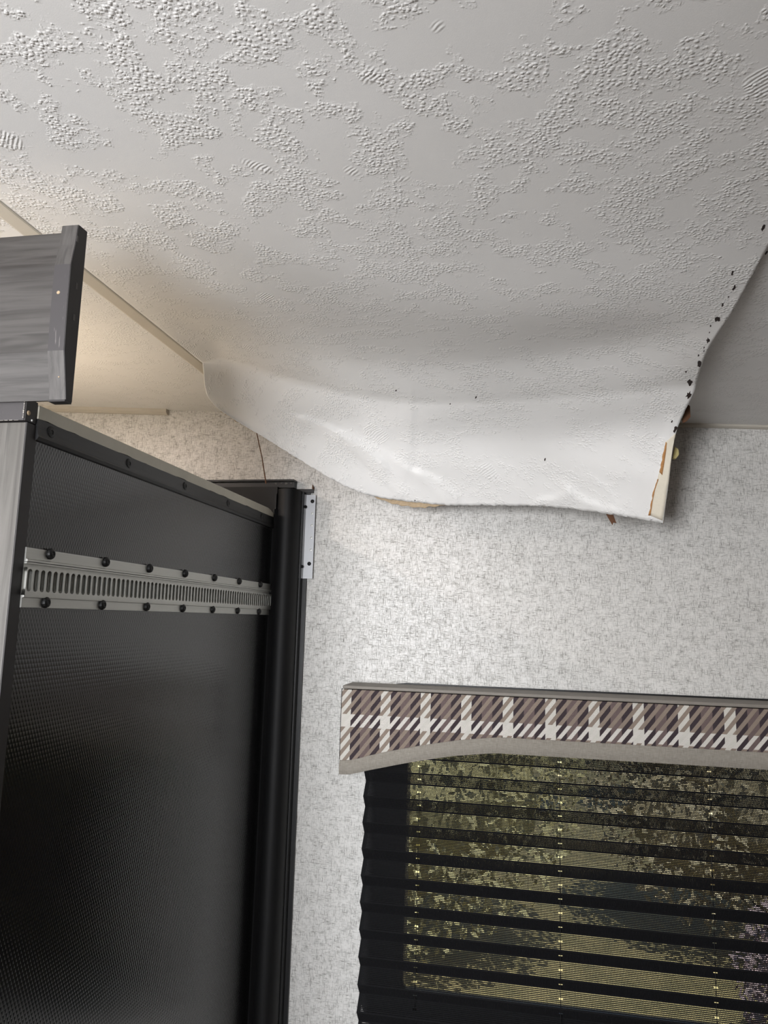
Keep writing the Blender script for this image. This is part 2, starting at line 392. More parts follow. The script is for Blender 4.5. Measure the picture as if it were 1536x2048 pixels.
for iu in range(NU+1):
    for iv in range(NV):
        p, s = grid[iu][iv]
        off = 0
        if p.y > 1.75:
            q = to_px(p)
            for pts, amp, wd in CREASE:
                best = min((segd(q, a, b) for a, b in zip(pts, pts[1:])), key=lambda e: e[0])
                d, side = best
                if d < wd*4:
                    w_ = wd*(1.7 if side < 0 else .5)
                    tip = min(1, 1)
                    off += .6*amp*math.exp(-(d/w_)**2)
            off += .0025*math.sin(q[0]*.021+1.3*math.sin(q[1]*.03))*math.sin(q[1]*.027+.6)*min(1, (p.y-1.75)*8)
        if iv == NV-1: off += .0015*math.sin(iu*1.7)+.001*math.sin(iu*.63)
        verts.append(p+Vector((0, -off*.85, -off*.4))); uvs.append((X(iu/NU)+.37, YB+.11+s))
faces = []
for iu in range(NU):
    for iv in range(NV-1):
        a = iu*NV+iv; faces.append((a, a+1, a+NV+1, a+NV))
me = bpy.data.meshes.new('loose_ceiling_panel'); me.from_pydata([tuple(v) for v in verts], [], faces)
l = me.uv_layers.new(name='UVMap')
for lp in me.loops: l.data[lp.index].uv = uvs[lp.vertex_index]
for m_ in (M_CEIL, M_PLY, M_TAN): me.materials.append(m_)
me.shade_smooth(); me.update()
BV = BVHTree.FromPolygons([tuple(v) for v in verts], faces)
nz = sum(p.normal.z for p in me.polygons)
panel = empty('loose_ceiling_panel', (-.24, 1.9, 2.17), 'white embossed vinyl ceiling panel hanging loose and drooping against the wallpapered wall', 'ceiling panel')
so = bpy.data.objects.new('panel_sheet', me); COL.objects.link(so); attach(so, panel)
md = so.modifiers.new('thickness', 'SOLIDIFY'); md.thickness = .0035; md.offset = -1 if nz < 0 else 1
md.material_offset = 1; md.material_offset_rim = 2
if nz > 0: md.use_flip_normals = False

def hit(x, y, off=.0):
    for k in range(60):          # a point beyond the edge slides back onto the sheet
        d = px(x-k*.7, y-k*.08).normalized(); h, n, i, dist = BV.ray_cast(CAM, d)
        if h is not None: break
    return h - d*off
def blob(name, x, y, r, mat, parent, elong=1.6, ang=1.2, lift=.0006, on_panel=True, seed=0, label=None, jag=.5):
    rnd = random.Random(seed); m = MB(); pts = []; n = 11
    for k in range(n):
        a = 2*math.pi*k/n; rr = r*(1-jag/2+jag*rnd.random())
        ex, ey = rr*math.cos(a)*elong, rr*math.sin(a)
        qx, qy = x+ex*math.cos(ang)-ey*math.sin(ang), y-(ex*math.sin(ang)+ey*math.cos(ang))
        pts.append(hit(qx, qy, lift) if on_panel else on_ceil(qx, qy)-px(qx, qy).normalized()*lift)
    c = sum(pts, Vector())/n
    d = (c-CAM).normalized()
    m.v = [tuple(p) for p in pts]+[tuple(c-d*.0006)]+[tuple(p+d*.002) for p in pts]
    for k in range(n):
        j = (k+1) % n; m.f.append((k, j, n)); m.mi.append(0); m.f.append((k, n+1+k, n+1+j, j)); m.mi.append(0)
    o = m.build(name, mat, parent)
    if label: o['label'] = label
    return o
HOLES = [(1526, 456, 3, 2), (1465, 546, 2.2, 2.2), (1468, 576, 2.6, 1.8), (1457, 594, 1.4, 1.5), (1445, 609, 2.2, 1.8), (1435, 639, 4.3, 1.1), (1421, 652, 1.6, 1.2), (1419, 665, 1.2, 2),
         (1416, 681, 3.8, 1.2), (1408, 695, 1.2, 2), (1408, 702, 1.2, 1.5), (1397, 711, 1.3, 2), (1398, 728, 4.2, 1.6), (1372, 744, 1.4, 2), (1380, 765, 4.6, 1.4), (1377, 790, 4.0, 1.7),
         (1344, 843, 1.7, 1.7), (1351, 859, 3.2, 1.9), (792, 781, 1.5, 1.3), (952, 795, 1.6, 1.6), (1090, 919, 1.3, 2), (830, 1001, 1.2, 1.2), (900, 808, 1.2, 1.2)]
for i, (x, y, r, e) in enumerate(HOLES):
    o = blob('staple_tear', x, y, r, M_HOLE, panel, e, 1.15, seed=i, jag=.9)
tear0 = blob('rust_spot', 1326, 998, 4.5, M_RUST, panel, 1.2, 1.0, seed=50, label='orange rust spot', jag=.9)
# yellowed adhesive strip where the seam cover was
S = lambda a: [(1280+x/8.533, 820+y/8.533) for x, y in a]
Lft = S([(600, 405), (445, 540), (400, 720), (345, 980), (300, 1180), (240, 1360), (200, 1560), (150, 1790)])
Rgt = S([(640, 420), (622, 545), (590, 720), (535, 980), (500, 1180), (462, 1360), (438, 1560), (385, 1890)])
def strip(name, Lf, Rg, mat, lift, n=4, jag=0, label=None):
    m = MB(); rows = []
    rnd = random.Random(3)
    LL = []; RR = []
    for i in range(len(Lf)-1):
        for k in range(4):
            t = k/4; LL.append((Lf[i][0]*(1-t)+Lf[i+1][0]*t+rnd.uniform(-jag, jag), Lf[i][1]*(1-t)+Lf[i+1][1]*t)); RR.append((Rg[i][0]*(1-t)+Rg[i+1][0]*t, Rg[i][1]*(1-t)+Rg[i+1][1]*t))
    LL.append(Lf[-1]); RR.append(Rg[-1])
    for a, b in zip(LL, RR):
        rows.append([hit(a[0]*(1-j/n)+b[0]*j/n, a[1]*(1-j/n)+b[1]*j/n, lift) for j in range(n+1)])
    for r in rows: m.v += [tuple(p) for p in r]
    for i in range(len(rows)-1):
        for j in range(n):
            q = i*(n+1)+j; m.f.append((q, q+1, q+n+2, q+n+1)); m.mi.append(0)
    o = m.build(name, mat, panel, smooth=True)
    s_ = o.modifiers.new('thickness', 'SOLIDIFY'); s_.thickness = .0008; s_.offset = 0
    if label: o['label'] = label
    return o
M_ADH = plain('yellowed_adhesive', srgb(222, 214, 196), .7, var=.08, vs_=120, bmp=.0008)
M_ADHE = plain('brown_glue_line', srgb(176, 128, 78), .8, var=.45, vs_=260, bmp=.0006)
strip('adhesive_strip', Lft, Rgt, M_ADH, .0012, 4, .6, 'yellowed adhesive strip along the loose end')
strip('glue_line', S([(440, 545), (405, 700), (365, 900), (330, 1060)]), S([(458, 560), (445, 700), (415, 900), (380, 1110)]), M_ADHE, .0024, 2, 1.0, 'rusty brown glue line')
strip('glue_line', S([(300, 1180), (235, 1360), (195, 1560), (140, 1800)]), S([(316, 1180), (256, 1360), (215, 1560), (180, 1800)]), M_ADHE, .0024, 2, 1.2, 'thin brown glue line')

# torn bits along the lower edge
def shard(name, pts, mat, d, label, parent=panel, th=.004):
    m = MB(); P = [on(x, y, 1, d) for x, y in pts]; m.prism(P, (0, th, 0)); o = m.build(name, mat, parent); o['label'] = label; return o
rag = [(744, 990), (760, 995), (790, 1000), (820, 1001), (850, 1004), (890, 1004), (893, 1010), (878, 1011), (870, 1014), (858, 1012), (850, 1016), (838, 1014), (826, 1015), (815, 1011), (803, 1012), (795, 1008), (784, 1008), (770, 1001), (755, 998)]
shard('torn_edge', rag, M_TAN, 2.152, 'ragged tan torn backing')
shard('torn_tab', [(1210, 1022), (1226, 1026), (1228, 1034), (1233, 1046), (1227, 1045), (1225, 1050), (1219, 1040), (1214, 1031)], M_TORN, 2.075, 'brown torn splinter tab')
shard('torn_flake', [(1372, 806), (1380, 812), (1381, 834), (1374, 842), (1366, 846), (1364, 838), (1370, 824)], M_TORN, 1.90, 'dark brown torn flake')
shard('foam_bit', [(1350, 893), (1357, 899), (1358, 909), (1352, 917), (1346, 916)], plain('yellow_foam', srgb(190, 176, 120), .9), 1.98, 'yellowish foam bit', th=.012)
shard('corner_clip', [(1322, 1044), (1326, 1034), (1328, 1040), (1327, 1047), (1324, 1048)], M_BLACK, 2.03, 'black corner bit')
m = MB(); a = on(513, 864, 1, 2.02); b = on(524, 915, 1, 2.06); c = on(532, 967, 1, 2.09)
m.tube([a, b, c], [.0016, .0017, .0022], 6)
o = m.build('loose_splinter', M_TORN); tag(o, 'thin brown splinter dangling beside the black slide flange', 'splinter')

# right-hand ceiling panel tears
for i, (x, y, r, e) in enumerate([(1463, 617, 3.2, 1.5), (1508, 545, 2.4, 2), (1532, 505, 2.2, 2)]):
    blob('staple_tear', x, y, r, M_HOLE, cr, e, 1.1, seed=70+i, on_panel=False, jag=.9)

# seam batten and crown trims
m = MB(); x0, x1 = SX0-.040, SX0-.001
m.prism([(x0, YB, zc(x0)), (x1, YB, zc(x1)), (x1, YB, zc(x1)-.001), (x1-.003, YB, zc(x1)-.0022), (x0+.006, YB, zc(x0)-.0035), (x0, YB, zc(x0)-.001)], (0, YW-YB, 0))
structure(m.build('trim_1', M_BEIGE), 'long beige seam batten on the ceiling')
def crown(name, xa, xb, h, d):
    m = MB(); m.prism([(xa, YW, zc(xa)), (xa, YW-d, zc(xa)), (xa, YW-d, zc(xa)-h*.6), (xa, YW-d*.5, zc(xa)-h), (xa, YW, zc(xa)-h)], (xb-xa, 0, zc(xb)-zc(xa)))
    return structure(m.build(name, M_BEIGE))
crown('trim_2', XL, -1.203, .018, .02); crown('trim_3', .25, XR, .010, .014)
boxes('trim_4', [((.25, YW-.02, zc(.25)-.004), (.26, YW, zc(.25)))], M_BEIGE); structure(bpy.data.objects['trim_4'])

# ------------------------------------------------------------------ slide-out room
SX = -0.777; SY0, SY1 = 1.045, 2.75
slide = empty('slide_out', (-1.6, 1.045, 0), 'black-sided slide-out room box with cream roof edge standing left of the window', 'slide-out')
boxes('side_panel', [((SX-.03, SY0, .12), (SX, SY1, 1.853))], M_BPANEL, slide)
boxes('slide_body', [((-2.6, SY0+.01, .12), (SX-.031, SY1, 1.86))], M_BLACK, slide)
m = MB(); n = 46
prof = []
for i in range(n+1):
    y = SY0+(2.2-SY0)*i/n
    zt = 1.8755; zb = 1.8535+.0012*math.sin(i*1.9)+.0009*math.sin(i*.7)
    if y > 2.16: zt -= (y-2.16)*.25
    prof.append((y, zt, zb))
m.prism([(SX+.004, y, zt) for y, zt, zb in prof]+[(SX+.004, y, zb) for y, zt, zb in reversed(prof)], (-1.8, 0, 0))
o = m.build('roof_edge', M_ROOFEDGE, slide); o['label'] = 'worn cream roof board edge'
# black corner angle with a rolled lower lip
m = MB(); a = [(SX, 1.8535), (SX+.004, 1.8535), (SX+.0045, 1.838), (SX+.006, 1.828), (SX+.0075, 1.824), (SX+.0045, 1.819), (SX, 1.8175)]
m.prism([(x, SY0, z) for x, z in a], (0, 2.2-SY0, 0))
tr = m.build('corner_angle', M_BLACK, slide)
def screw(name, loc, axis, r, h, mat, parent, cross=True, flatness=.6):
    """pan head screw with a cross recess, axis = outward normal"""
    ax = Vector(axis).normalized(); a = ax.orthogonal().normalized(); b = ax.cross(a)
    m = MB(); rings = [(1, 0), (1, h*.35), (.85, h*.75), (.55, h*.97), (.42, h)]; seg = 14; loc = Vector(loc)
    for q, hh in rings:
        for k in range(seg):
            w = 2*math.pi*k/seg; m.v.append(tuple(loc+ax*hh+(a*math.cos(w)+b*math.sin(w))*r*q))
    for i in range(len(rings)-1):
        for k in range(seg):
            j = (k+1) % seg; m.f.append((i*seg+k, i*seg+j, (i+1)*seg+j, (i+1)*seg+k)); m.mi.append(0)
    # recessed centre
    nn = len(m.v); e = len(rings)-1
    pts = []
    for k in range(seg):
        w = 2*math.pi*k/seg; q = .42*(abs(math.cos(2*w))*.75+.25) if cross else .3
        m.v.append(tuple(loc+ax*(h-.0012 if cross else h)+(a*math.cos(w)+b*math.sin(w))*r*q*.8))
    for k in range(seg):
        j = (k+1) % seg; m.f.append((e*seg+k, e*seg+j, nn+j, nn+k)); m.mi.append(0)
    m.f.append(tuple(nn+k for k in range(seg))); m.mi.append(0)
    return m.build(name, mat, parent, smooth=False)
for y in (1.079, 1.328, 1.579, 1.837, 2.096):
    screw('trim_screw', (SX+.0046, y, 1.8395), (1, 0, 0), .0098, .0025, M_SCREW, slide)
# post of the front frame
boxes('front_post', [((-.875, 1.022, .12), (SX-.0005, SY0-.002, 1.842))], M_WOODV, slide, bevel=.001)
boxes('post_side_strip', [((SX-.0004, 1.0225, .12), (SX+.0015, SY0+.003, 1.8418))], M_DARK, slide)
boxes('post_cap', [((-.885, 1.016, 1.8435), (SX-.001, SY0-.002, 1.880))], M_CAPD, slide, bevel=.0015)
boxes('post_cap_side', [((SX-.0009, 1.017, 1.8437), (SX+.0015, SY0-.001, 1.8795))], M_DARK, slide)
screw('plug_screw', on(57, 826, 0, SX+.0012), (1, 0, 0), .004, .002, M_TAN, slide, False)
screw('plug_screw', on(63, 841, 0, SX+.0012), (1, 0, 0), .0018, .002, M_WHITE, slide, False)
m = MB(); a = [(1.0155, 1.8795), (1.0155, 1.8815)]
for k in range(9):
    x = -.835+k*.0055; m.box((x, 1.0150, 1.8797-.0007*random.random()), (x+.004+.0015*random.random(), 1.0163, 1.8803))
    x = -.862+k*.0085; m.box((x, 1.0150, 1.8432), (x+.005+.003*random.random(), 1.0163, 1.8436+.0008*random.random()))
    z = 1.847+k*.0036; m.box((-.7788-.001*random.random(), 1.0150, z), (-.7774, 1.0163, z+.0016+.0018*random.random()))
o = m.build('chipped_edge', plain('chipped_paint', srgb(140, 136, 130), .7), slide); o['label'] = 'pale chipped edges of the post cap'
boxes('inner_front', [((-2.6, 1.043, .12), (-.8755, 1.0545, 1.86))], M_WOODV, slide)
# header board with its shaped end trim
XH = -.70
prof = [(.998, 2.157), (.9945, 2.122), (.988, 2.086), (.9885, 2.027), (.9895, 1.986), (.991, 1.946), (1.0005, 1.901), (1.006, 1.872)]
hd = empty('fascia_header', (-1.4, 1.0, 1.872), 'grey wood-grain fascia board across the top of the slide-out', 'fascia')
m = MB(); bp = [(y+.0035, z) for y, z in prof]; bp[0] = (1.0015, 2.147)
m.prism([(-2.65, y, z) for y, z in bp]+[(-2.65, 1.0205, 1.874), (-2.65, 1.0205, 2.147)], (2.65+XH-.027, 0, 0))
m.build('fascia_board', M_WOODH, hd)
cuts = [prof[:3], prof[2:6], prof[5:]]
for (seg, mt, lb) in ((prof[:3], M_CAP, None), (prof[2:6], M_CAPD, 'scuffed middle face of the end trim'), (prof[5:], M_CAP, None)):
    m = MB(); m.prism([(XH-.0285, y, z) for y, z in seg]+[(XH-.0285, 1.0195, seg[-1][1]), (XH-.0285, 1.0195, seg[0][1])], (.0275, 0, 0))
    o = m.build('end_trim', mt, hd)
    if lb: o['label'] = lb
m = MB(); m.prism([(XH-.0008, y+.0002, z) for y, z in prof]+[(XH-.0008, 1.0215, 1.8715), (XH-.0008, 1.0215, 2.1575)], (.0012, 0, 0))
o = m.build('end_face', M_DARK, hd); o['label'] = 'dark raw end face'
boxes('under_face', [((XH-.0285, 1.004, 1.8685), (XH, 1.021, 1.8715))], M_DARK, hd)
for i, (x, y) in enumerate([(117, 585), (118, 754)]):
    screw('chip', on(x, y, 1, .9888), (0, -1, .1), .003 if i == 0 else .0012, .0012, M_TAN, hd, False)
for i, (x, y) in enumerate([(155, 478), (153, 572), (148, 635)]):
    p = on(x, y, 0, XH+.0005); m = MB(); m.box((p.x, p.y-.002, p.z-.005), (p.x+.0006, p.y+.002, p.z+.005)); m.build('glue_mark', M_CAP, hd)

# ------------------------------------------------------------------ gear rack track on the slide wall
trk = empty('gear_rack_track', (SX, 1.6, 1.55), 'aluminium slide-out track with slotted gear rack along the black side panel', 'track')
TY0, TY1 = 1.047, 2.205
def extr(name, prof, mat, y0=TY0, y1=TY1, **k):
    m = MB(); m.prism([(SX+x, y0, z) for x, z in prof], (0, y1-y0, 0)); return m.build(name, mat, trk, **k)
extr('upper_flange', [(.0005, 1.646), (.004, 1.6455), (.004, 1.628), (.0075, 1.6265), (.0075, 1.6235), (.0005, 1.6225)], M_TRACK)
extr('channel_back', [(.0003, 1.6224), (.0018, 1.6224), (.0018, 1.571), (.0003, 1.571)], M_TRACK)
extr('channel_lip', [(.0019, 1.6224), (.0065, 1.6224), (.0065, 1.6200), (.0019, 1.6200)], M_TRACK)
extr('lower_flange', [(.0005, 1.5705), (.0075, 1.5705), (.0075, 1.5675), (.004, 1.5665), (.004, 1.5515), (.0005, 1.551)], M_TRACK)
# rack plate with oval slots
PITCH_S = .01652; z0, z1 = 1.5695, 1.6142; sz0, sz1 = 1.5765, 1.6118; sr = .0060; xf, xb = SX+.0085, SX+.0035
m = MB(); ns = 70; ystart = TY0; arc = 8
def slot(yc):
    L = []
    for k in range(arc+1): w = math.pi*k/arc; L.append((yc+sr*math.cos(w), sz1-sr+sr*math.sin(w)))
    for k in range(arc+1): w = math.pi+math.pi*k/arc; L.append((yc+sr*math.cos(w), sz0+sr+sr*math.sin(w)))
    return L
for i in range(ns):
    ya = ystart+i*PITCH_S; yb = ya+PITCH_S; yc = (ya+yb)/2; s = slot(yc)
    for x, flip in ((xf, 0), (xb, 1)):
        n = len(m.v); m.v += [(x, y, z) for y, z in s]+[(x, ya, z0), (x, yb, z0), (x, yb, z1), (x, ya, z1)]
        k = len(s); h = arc+1
        BL, BR, TR, TL = n+k, n+k+1, n+k+2, n+k+3
        top = [n+j for j in range(h)]; bot = [n+h+j for j in range(h)]   # top runs right->left, bot runs left->right
        for j in range(arc):
            c = TR if j < arc//2 else TL
            m.f.append((top[j], c, top[j+1])); m.mi.append(0)
            c = BL if j < arc//2 else BR
            m.f.append((bot[j], c, bot[j+1])); m.mi.append(0)
        m.f += [(top[arc//2], TR, TL), (bot[arc//2], BL, BR), (top[0], bot[-1], BR, TR), (top[-1], TL, BL, bot[0])]; m.mi += [0]*4
    # slot walls
    n1 = len(m.v); m.v += [(xf, y, z) for y, z in s]+[(xb, y, z) for y, z in s]; k = len(s)
    for j in range(k):
        q = (j+1) % k; m.f.append((n1+j, n1+q, n1+k+q, n1+k+j)); m.mi.append(0)
yE = ystart+ns*PITCH_S
for a in ([(xf, ystart, z1), (xb, ystart, z1), (xb, yE, z1), (xf, yE, z1)], [(xf, ystart, z0), (xb, ystart, z0), (xb, yE, z0), (xf, yE, z0)]): m.poly(a)
m.build('rack_plate', M_TRACK, trk)
for i in range(7):
    y = 1.106+i*.1673
    screw('track_screw', (SX+.004, y, 1.6400), (1, 0, .05), (.0094), .0075, M_SCREW, trk)
    screw('track_screw', (SX+.004, y-.001, 1.5605), (1, 0, .05), (.0094), .0075, M_SCREW, trk)

# ------------------------------------------------------------------ slide opening flange and seal
fl = empty('slide_flange', (-.72, 2.28, 0), 'black metal flange and rubber seal framing the slide-out opening', 'flange')
m = MB(); pr = []
for k in range(13):
    w = math.pi*k/12; pr.append((-.738-.036*math.cos(w), 2.245-.045*math.sin(w)))
pr += [(-.702, 2.299), (-.774, 2.299)]
m.prism([(x, y, .02) for x, y in pr], (0, 0, 1.925)); o = m.build('bulb_seal', M_RUBBER, fl, smooth=False); o.data.shade_smooth(); o.data.set_sharp_from_angle(angle=math.radians(35))
boxes('wiper_blade', [((-.776, 2.215, .02), (-.7715, 2.297, 1.93))], M_RUBBER, fl)
m = MB(); pr = [(-.7775, 2.205), (-.772, 2.203), (-.760, 2.22), (-.766, 2.224)]
m.prism([(x, y, .02) for x, y in pr], (0, 0, 1.86)); m.build('wiper_lip', M_RUBBER, fl)
boxes('flange_plate', [((-.7015, 2.290, .02), (-.6845, 2.2995, 1.9565))], M_BLACK, fl)
boxes('flange_rib', [((-.7010, 2.262, .02), (-.6975, 2.2899, 1.945))], M_BLACK, fl)
boxes('corner_plate', [((-.7740, 2.288, 1.946), (-.674, 2.2995, 1.958))], M_BLACK, fl)
boxes('top_flange', [((-2.6, 2.272, 1.960), (-.733, 2.2995, 1.979))], M_BLACK, fl)
boxes('top_lip', [((-2.6, 2.262, 1.9795), (-.732, 2.2995, 1.9855))], M_BLACK, fl)
boxes('header_seal', [((-2.6, 2.235, 1.8765), (-.7765, 2.2995, 1.9565))], M_RUBBER, fl)
screw('rivet', on(591, 1227, 1, 2.2615), (0, -1, 0), .0042, .004, M_WHITE, fl, False)
for i, (x, y, r) in enumerate([(552, 967, 3), (563, 966, 3), (572, 967, 3.5), (582, 966, 2.5), (556, 986, 3), (541, 981, 2)]):
    p = on(x, y, 1, 2.2715); m = MB(); rr = r*.0011
    m.prism([(p.x+rr*1.8*math.cos(k)*(.6+.4*math.sin(k*3+i)), p.y, p.z+rr*math.sin(k)) for k in [j*2*math.pi/7 for j in range(7)]], (0, -.0008, 0)); m.build('glue_residue', M_CAP, fl)
boxes('wood_splinter', [((-.679, 2.292, 1.957), (-.6765, 2.2985, 1.972)), ((-.6745, 2.292, 1.957), (-.673, 2.2985, 1.966))], M_TORN, fl)
# bright angle bracket
br = empty('angle_bracket', (-.685, 2.29, 1.67), 'bright aluminium angle bracket screwed to the wall beside the slide flange', 'bracket')
m = MB(); pr = [(-.7045, 2.262), (-.7025, 2.262), (-.694, 2.2835), (-.664, 2.2865), (-.664, 2.2895), (-.6965, 2.2895), (-.7045, 2.268)]
m.prism([(x, y, 1.669) for x, y in pr], (0, 0, .269)); m.build('angle_plate', M_ALU, br)
for x, z in ((-.674, 1.917), (-.676, 1.716)): screw('bracket_screw', (x, 2.2855, z), (0, -1, 0), .0062, .004, M_SCREW, br)
for x, z in ((-.6945, 1.898), (-.6965, 1.706)): screw('bracket_screw', (x, 2.276, z), (.75, -.6, 0), .005, .004, M_SCREW, br)
for z in (1.878, 1.839, 1.799, 1.760): screw('dimple', (-.673, 2.2858, z), (0, -1, 0), .0042, .0008, M_TRACK, br, True)

# ------------------------------------------------------------------ window, blind and valance
win = bpy.data.objects.new('window_1', None); COL.objects.link(win); win.location = (.14, 2.32, WZ0); structure(win, 'black framed window behind the pleated blind')
def ring(x0, x1, z0, z1, w, y0, y1, r, n=6):
    """rounded frame"""
    m = MB(); outl = []; inl = []
    def rr(a0, a1, b0, b1, rad):
        P = []
        for cx, cz, s in ((a1-rad, b1-rad, 0), (a0+rad, b1-rad, 1), (a0+rad, b0+rad, 2), (a1-rad, b0+rad, 3)):
            for k in range(n+1): t = math.pi/2*(s+k/n); P.append((cx+rad*math.cos(t), cz+rad*math.sin(t)))
        return P
    A = rr(x0-w, x1+w, z0-w, z1+w, r+w*.5); B = rr(x0, x1, z0, z1, r); k = len(A)
    m.v = [(x, y0, z) for x, z in A]+[(x, y0, z) for x, z in B]+[(x, y1, z) for x, z in B]+[(x, y1, z) for x, z in A]
    for i in range(k):
        j = (i+1) % k
        for a, b in ((0, 1), (1, 2), (2, 3), (3, 0)): m.f.append((a*k+i, a*k+j, b*k+j, b*k+i)); m.mi.append(0)
    return m
ring(WX0+.004, WX1-.004, WZ0+.004, WZ1-.004, .122, YW-.004, YW-.0005, .05).build('window_frame', M_BLACK, win)  # flange widened, its black stands in for shade on the wall behind the blind
ring(WX0+.003, WX1-.003, WZ0+.003, WZ1-.003, .0, YW, YW+.05, .05)
boxes('window_jamb', [((WX0, YW, WZ0), (WX0+.004, YW+.06, WZ1)), ((WX1-.004, YW, WZ0), (WX1, YW+.06, WZ1)), ((WX0+.004, YW, WZ0), (WX1-.004, YW+.06, WZ0+.004)), ((WX0+.004, YW, WZ1-.004), (WX1-.004, YW+.06, WZ1))], M_BLACK, win)
boxes('window_pane', [((WX0+.0045, YW+.030, WZ0+.0045), (WX1-.0045, YW+.034, WZ1-.0045))], M_GLASS, win)

blind = empty('pleated_blind', (.14, 2.235, .3), 'black pleated mesh blind lowered over the window', 'blind')
BX0, BX1 = -.462, 1.047; PER = .0724; YO, YI = 2.213, 2.246
CORDS = (-.3005, .0955, .4905, .8855)
NTH = 11; TH = .0012; TN = .0006; VP_ = .0039
def pleat_mesh(sl=None):
    m = MB(); h = PER/2
    for facet in (0, 1):        # upper facet comes out towards the room going down, lower facet goes back in
        ya, yb = (YI, YO) if facet == 0 else (YO, YI); za, zb = -facet*h, -facet*h-h
        L = math.hypot(yb-ya, zb-za); dy, dz = (yb-ya)/L, (zb-za)/L; ny, nz = -dz, dy     # in-plane and normal
        if ny > 0: ny, nz = -ny, -nz
        def bar(x0, x1, s0, s1, th):
            P = [(ya+dy*s+ny*t, za+dz*s+nz*t) for s, t in ((s0, -th), (s1, -th), (s1, th), (s0, th))]
            m.prism([(x0, y, z) for y, z in P], (x1-x0, 0, 0))
        for k in range(NTH):
            s = L*(k+.5)/NTH
            if k == NTH//2:
                xs = [BX0]+[c for q in CORDS for c in (q-.0052, q+.0052)]+[BX1]
                for a, b in zip(xs[::2], xs[1::2]): bar(a, b, s-TH, s+TH, TN)
            else: bar(BX0, BX1, s-TH, s+TH, TN)
        bar(BX0, BX1, -.0014, .0014, .0012); bar(BX0, BX0+.011, 0, L, .0005); bar(BX1-.011, BX1, 0, L, .0005)
        x = BX0
        while x < BX1:
            near = min(abs(x+.001-c) for c in CORDS)
            if near > .0056: bar(x, x+.0015, 0, L, .0006)
            else:
                bar(x, x+.0015, 0, L*(NTH//2-.6)/NTH, .0006); bar(x, x+.0015, L*(NTH//2+1.6)/NTH, L, .0006)
            x += VP_
    return m.mesh('pleat', M_BLIND)
pm = pleat_mesh()
for i in range(-1, 11):
    o = bpy.data.objects.new('pleat', pm); COL.objects.link(o); o.location = (0, 0, 1.1465-PER*i-.0); o.parent = blind
    o.matrix_parent_inverse = Matrix.Translation(blind.location).inverted()
for c in CORDS:
    m = MB(); m.tube([(c, (YO+YI)/2, 1.25), (c, (YO+YI)/2, .36)], .0008, 6); m.build('lift_cord', M_SCREW, blind)
boxes('head_rail', [((BX0, 2.205, 1.222), (BX1, 2.25, 1.25))], M_BLACK, blind)
boxes('bottom_rail', [((BX0, 2.21, .345), (BX1, 2.25, .36))], M_BLACK, blind, bevel=.003)

val = empty('window_valance', (.14, 2.18, 1.1), 'plaid upholstered window valance with taupe binding above the blind', 'valance')
VX0, VX1, VY = -.527, 1.112, 2.18
def vz(pts):
    P = []
    for x, y in pts: p = on(x, y, 1, VY); P.append((p.x, p.z))
    return P
fab = vz([(684, 1520), (699, 1521), (757, 1506), (838, 1491), (918, 1479.5), (998, 1474)]); bnd = vz([(683, 1548), (697, 1549.5), (732, 1541), (815, 1525), (903, 1511.5), (989, 1505.5)])
def mirror(P, zf):
    P = [(VX0, P[0][1])]+P[1:]
    return P+[(VX0+VX1-x, z) for x, z in reversed(P)]
fab = mirror(fab, 0); bnd = mirror(bnd, 0)
TOPZ = 1.3435
def zat(P, x):
    for (xa, za), (xb, zb) in zip(P, P[1:]):
        if xa <= x <= xb: return za+(zb-za)*((x-xa)/(xb-xa) if xb > xa else 0)
    return P[-1][1]
def smooth_z(P, x):
    return (zat(P, max(VX0, x-.02))+2*zat(P, x)+zat(P, min(VX1, x+.02)))/4
def face(name, zlo, zhi, y, th, mat, puff=0):
    m = MB(); N = 96; cols = []
    for i in range(N+1):
        x = VX0+(VX1-VX0)*i/N; a, b = zlo(x), zhi(x); cols.append([(x, y-puff*math.sin(math.pi*k/6), a+(b-a)*k/6) for k in range(7)])
    for c in cols: m.v += c
    for i in range(N):
        for k in range(6): q = i*7+k; m.f.append((q, q+7, q+8, q+1)); m.mi.append(0)
    n = len(m.v); m.v += [(p[0], y+th, p[2]) for c in cols for p in (c[0], c[6])]
    for i in range(N):
        m.f.append((i*7, n+2*i, n+2*i+2, i*7+7)); m.f.append((i*7+6, i*7+13, n+2*i+3, n+2*i+1)); m.f.append((n+2*i, n+2*i+1, n+2*i+3, n+2*i+2)); m.mi += [0, 0, 0]
    m.f.append(tuple([k for k in range(7)]+[n+1, n])); m.mi.append(0)
    m.f.append(tuple([N*7+k for k in range(7)]+[n+2*N+1, n+2*N])); m.mi.append(0)
    return m.build(name, mat, val, smooth=False)
FZ = lambda x: smooth_z(fab, x); BZ = lambda x: smooth_z(bnd, x)
pf = face('plaid_fabric', lambda x: FZ(x)-.004, lambda x: TOPZ-.002, VY-.002, .012, M_PLAID, .003)
uv_from(pf, lambda c: (c.x-VX0+.0006, c.z-1.20))
bd = face('linen_binding', BZ, lambda x: FZ(x), VY-.006, .018, M_BIND, .006)
for o in (pf, bd): o.data.shade_smooth(); o.data.set_sharp_from_angle(angle=math.radians(40))
boxes('top_board', [((VX0+.001, VY-.004, TOPZ), (VX1-.001, YW-.001, TOPZ+.010))], M_TOPV, val, bevel=.003)
boxes('end_board', [((VX0+.002, VY+.012, 1.115), (VX0+.012, YW-.001, TOPZ-.001))], M_TOPV, val); boxes('end_board', [((VX1-.012, VY+.012, 1.115), (VX1-.002, YW-.001, TOPZ-.001))], M_TOPV, val)
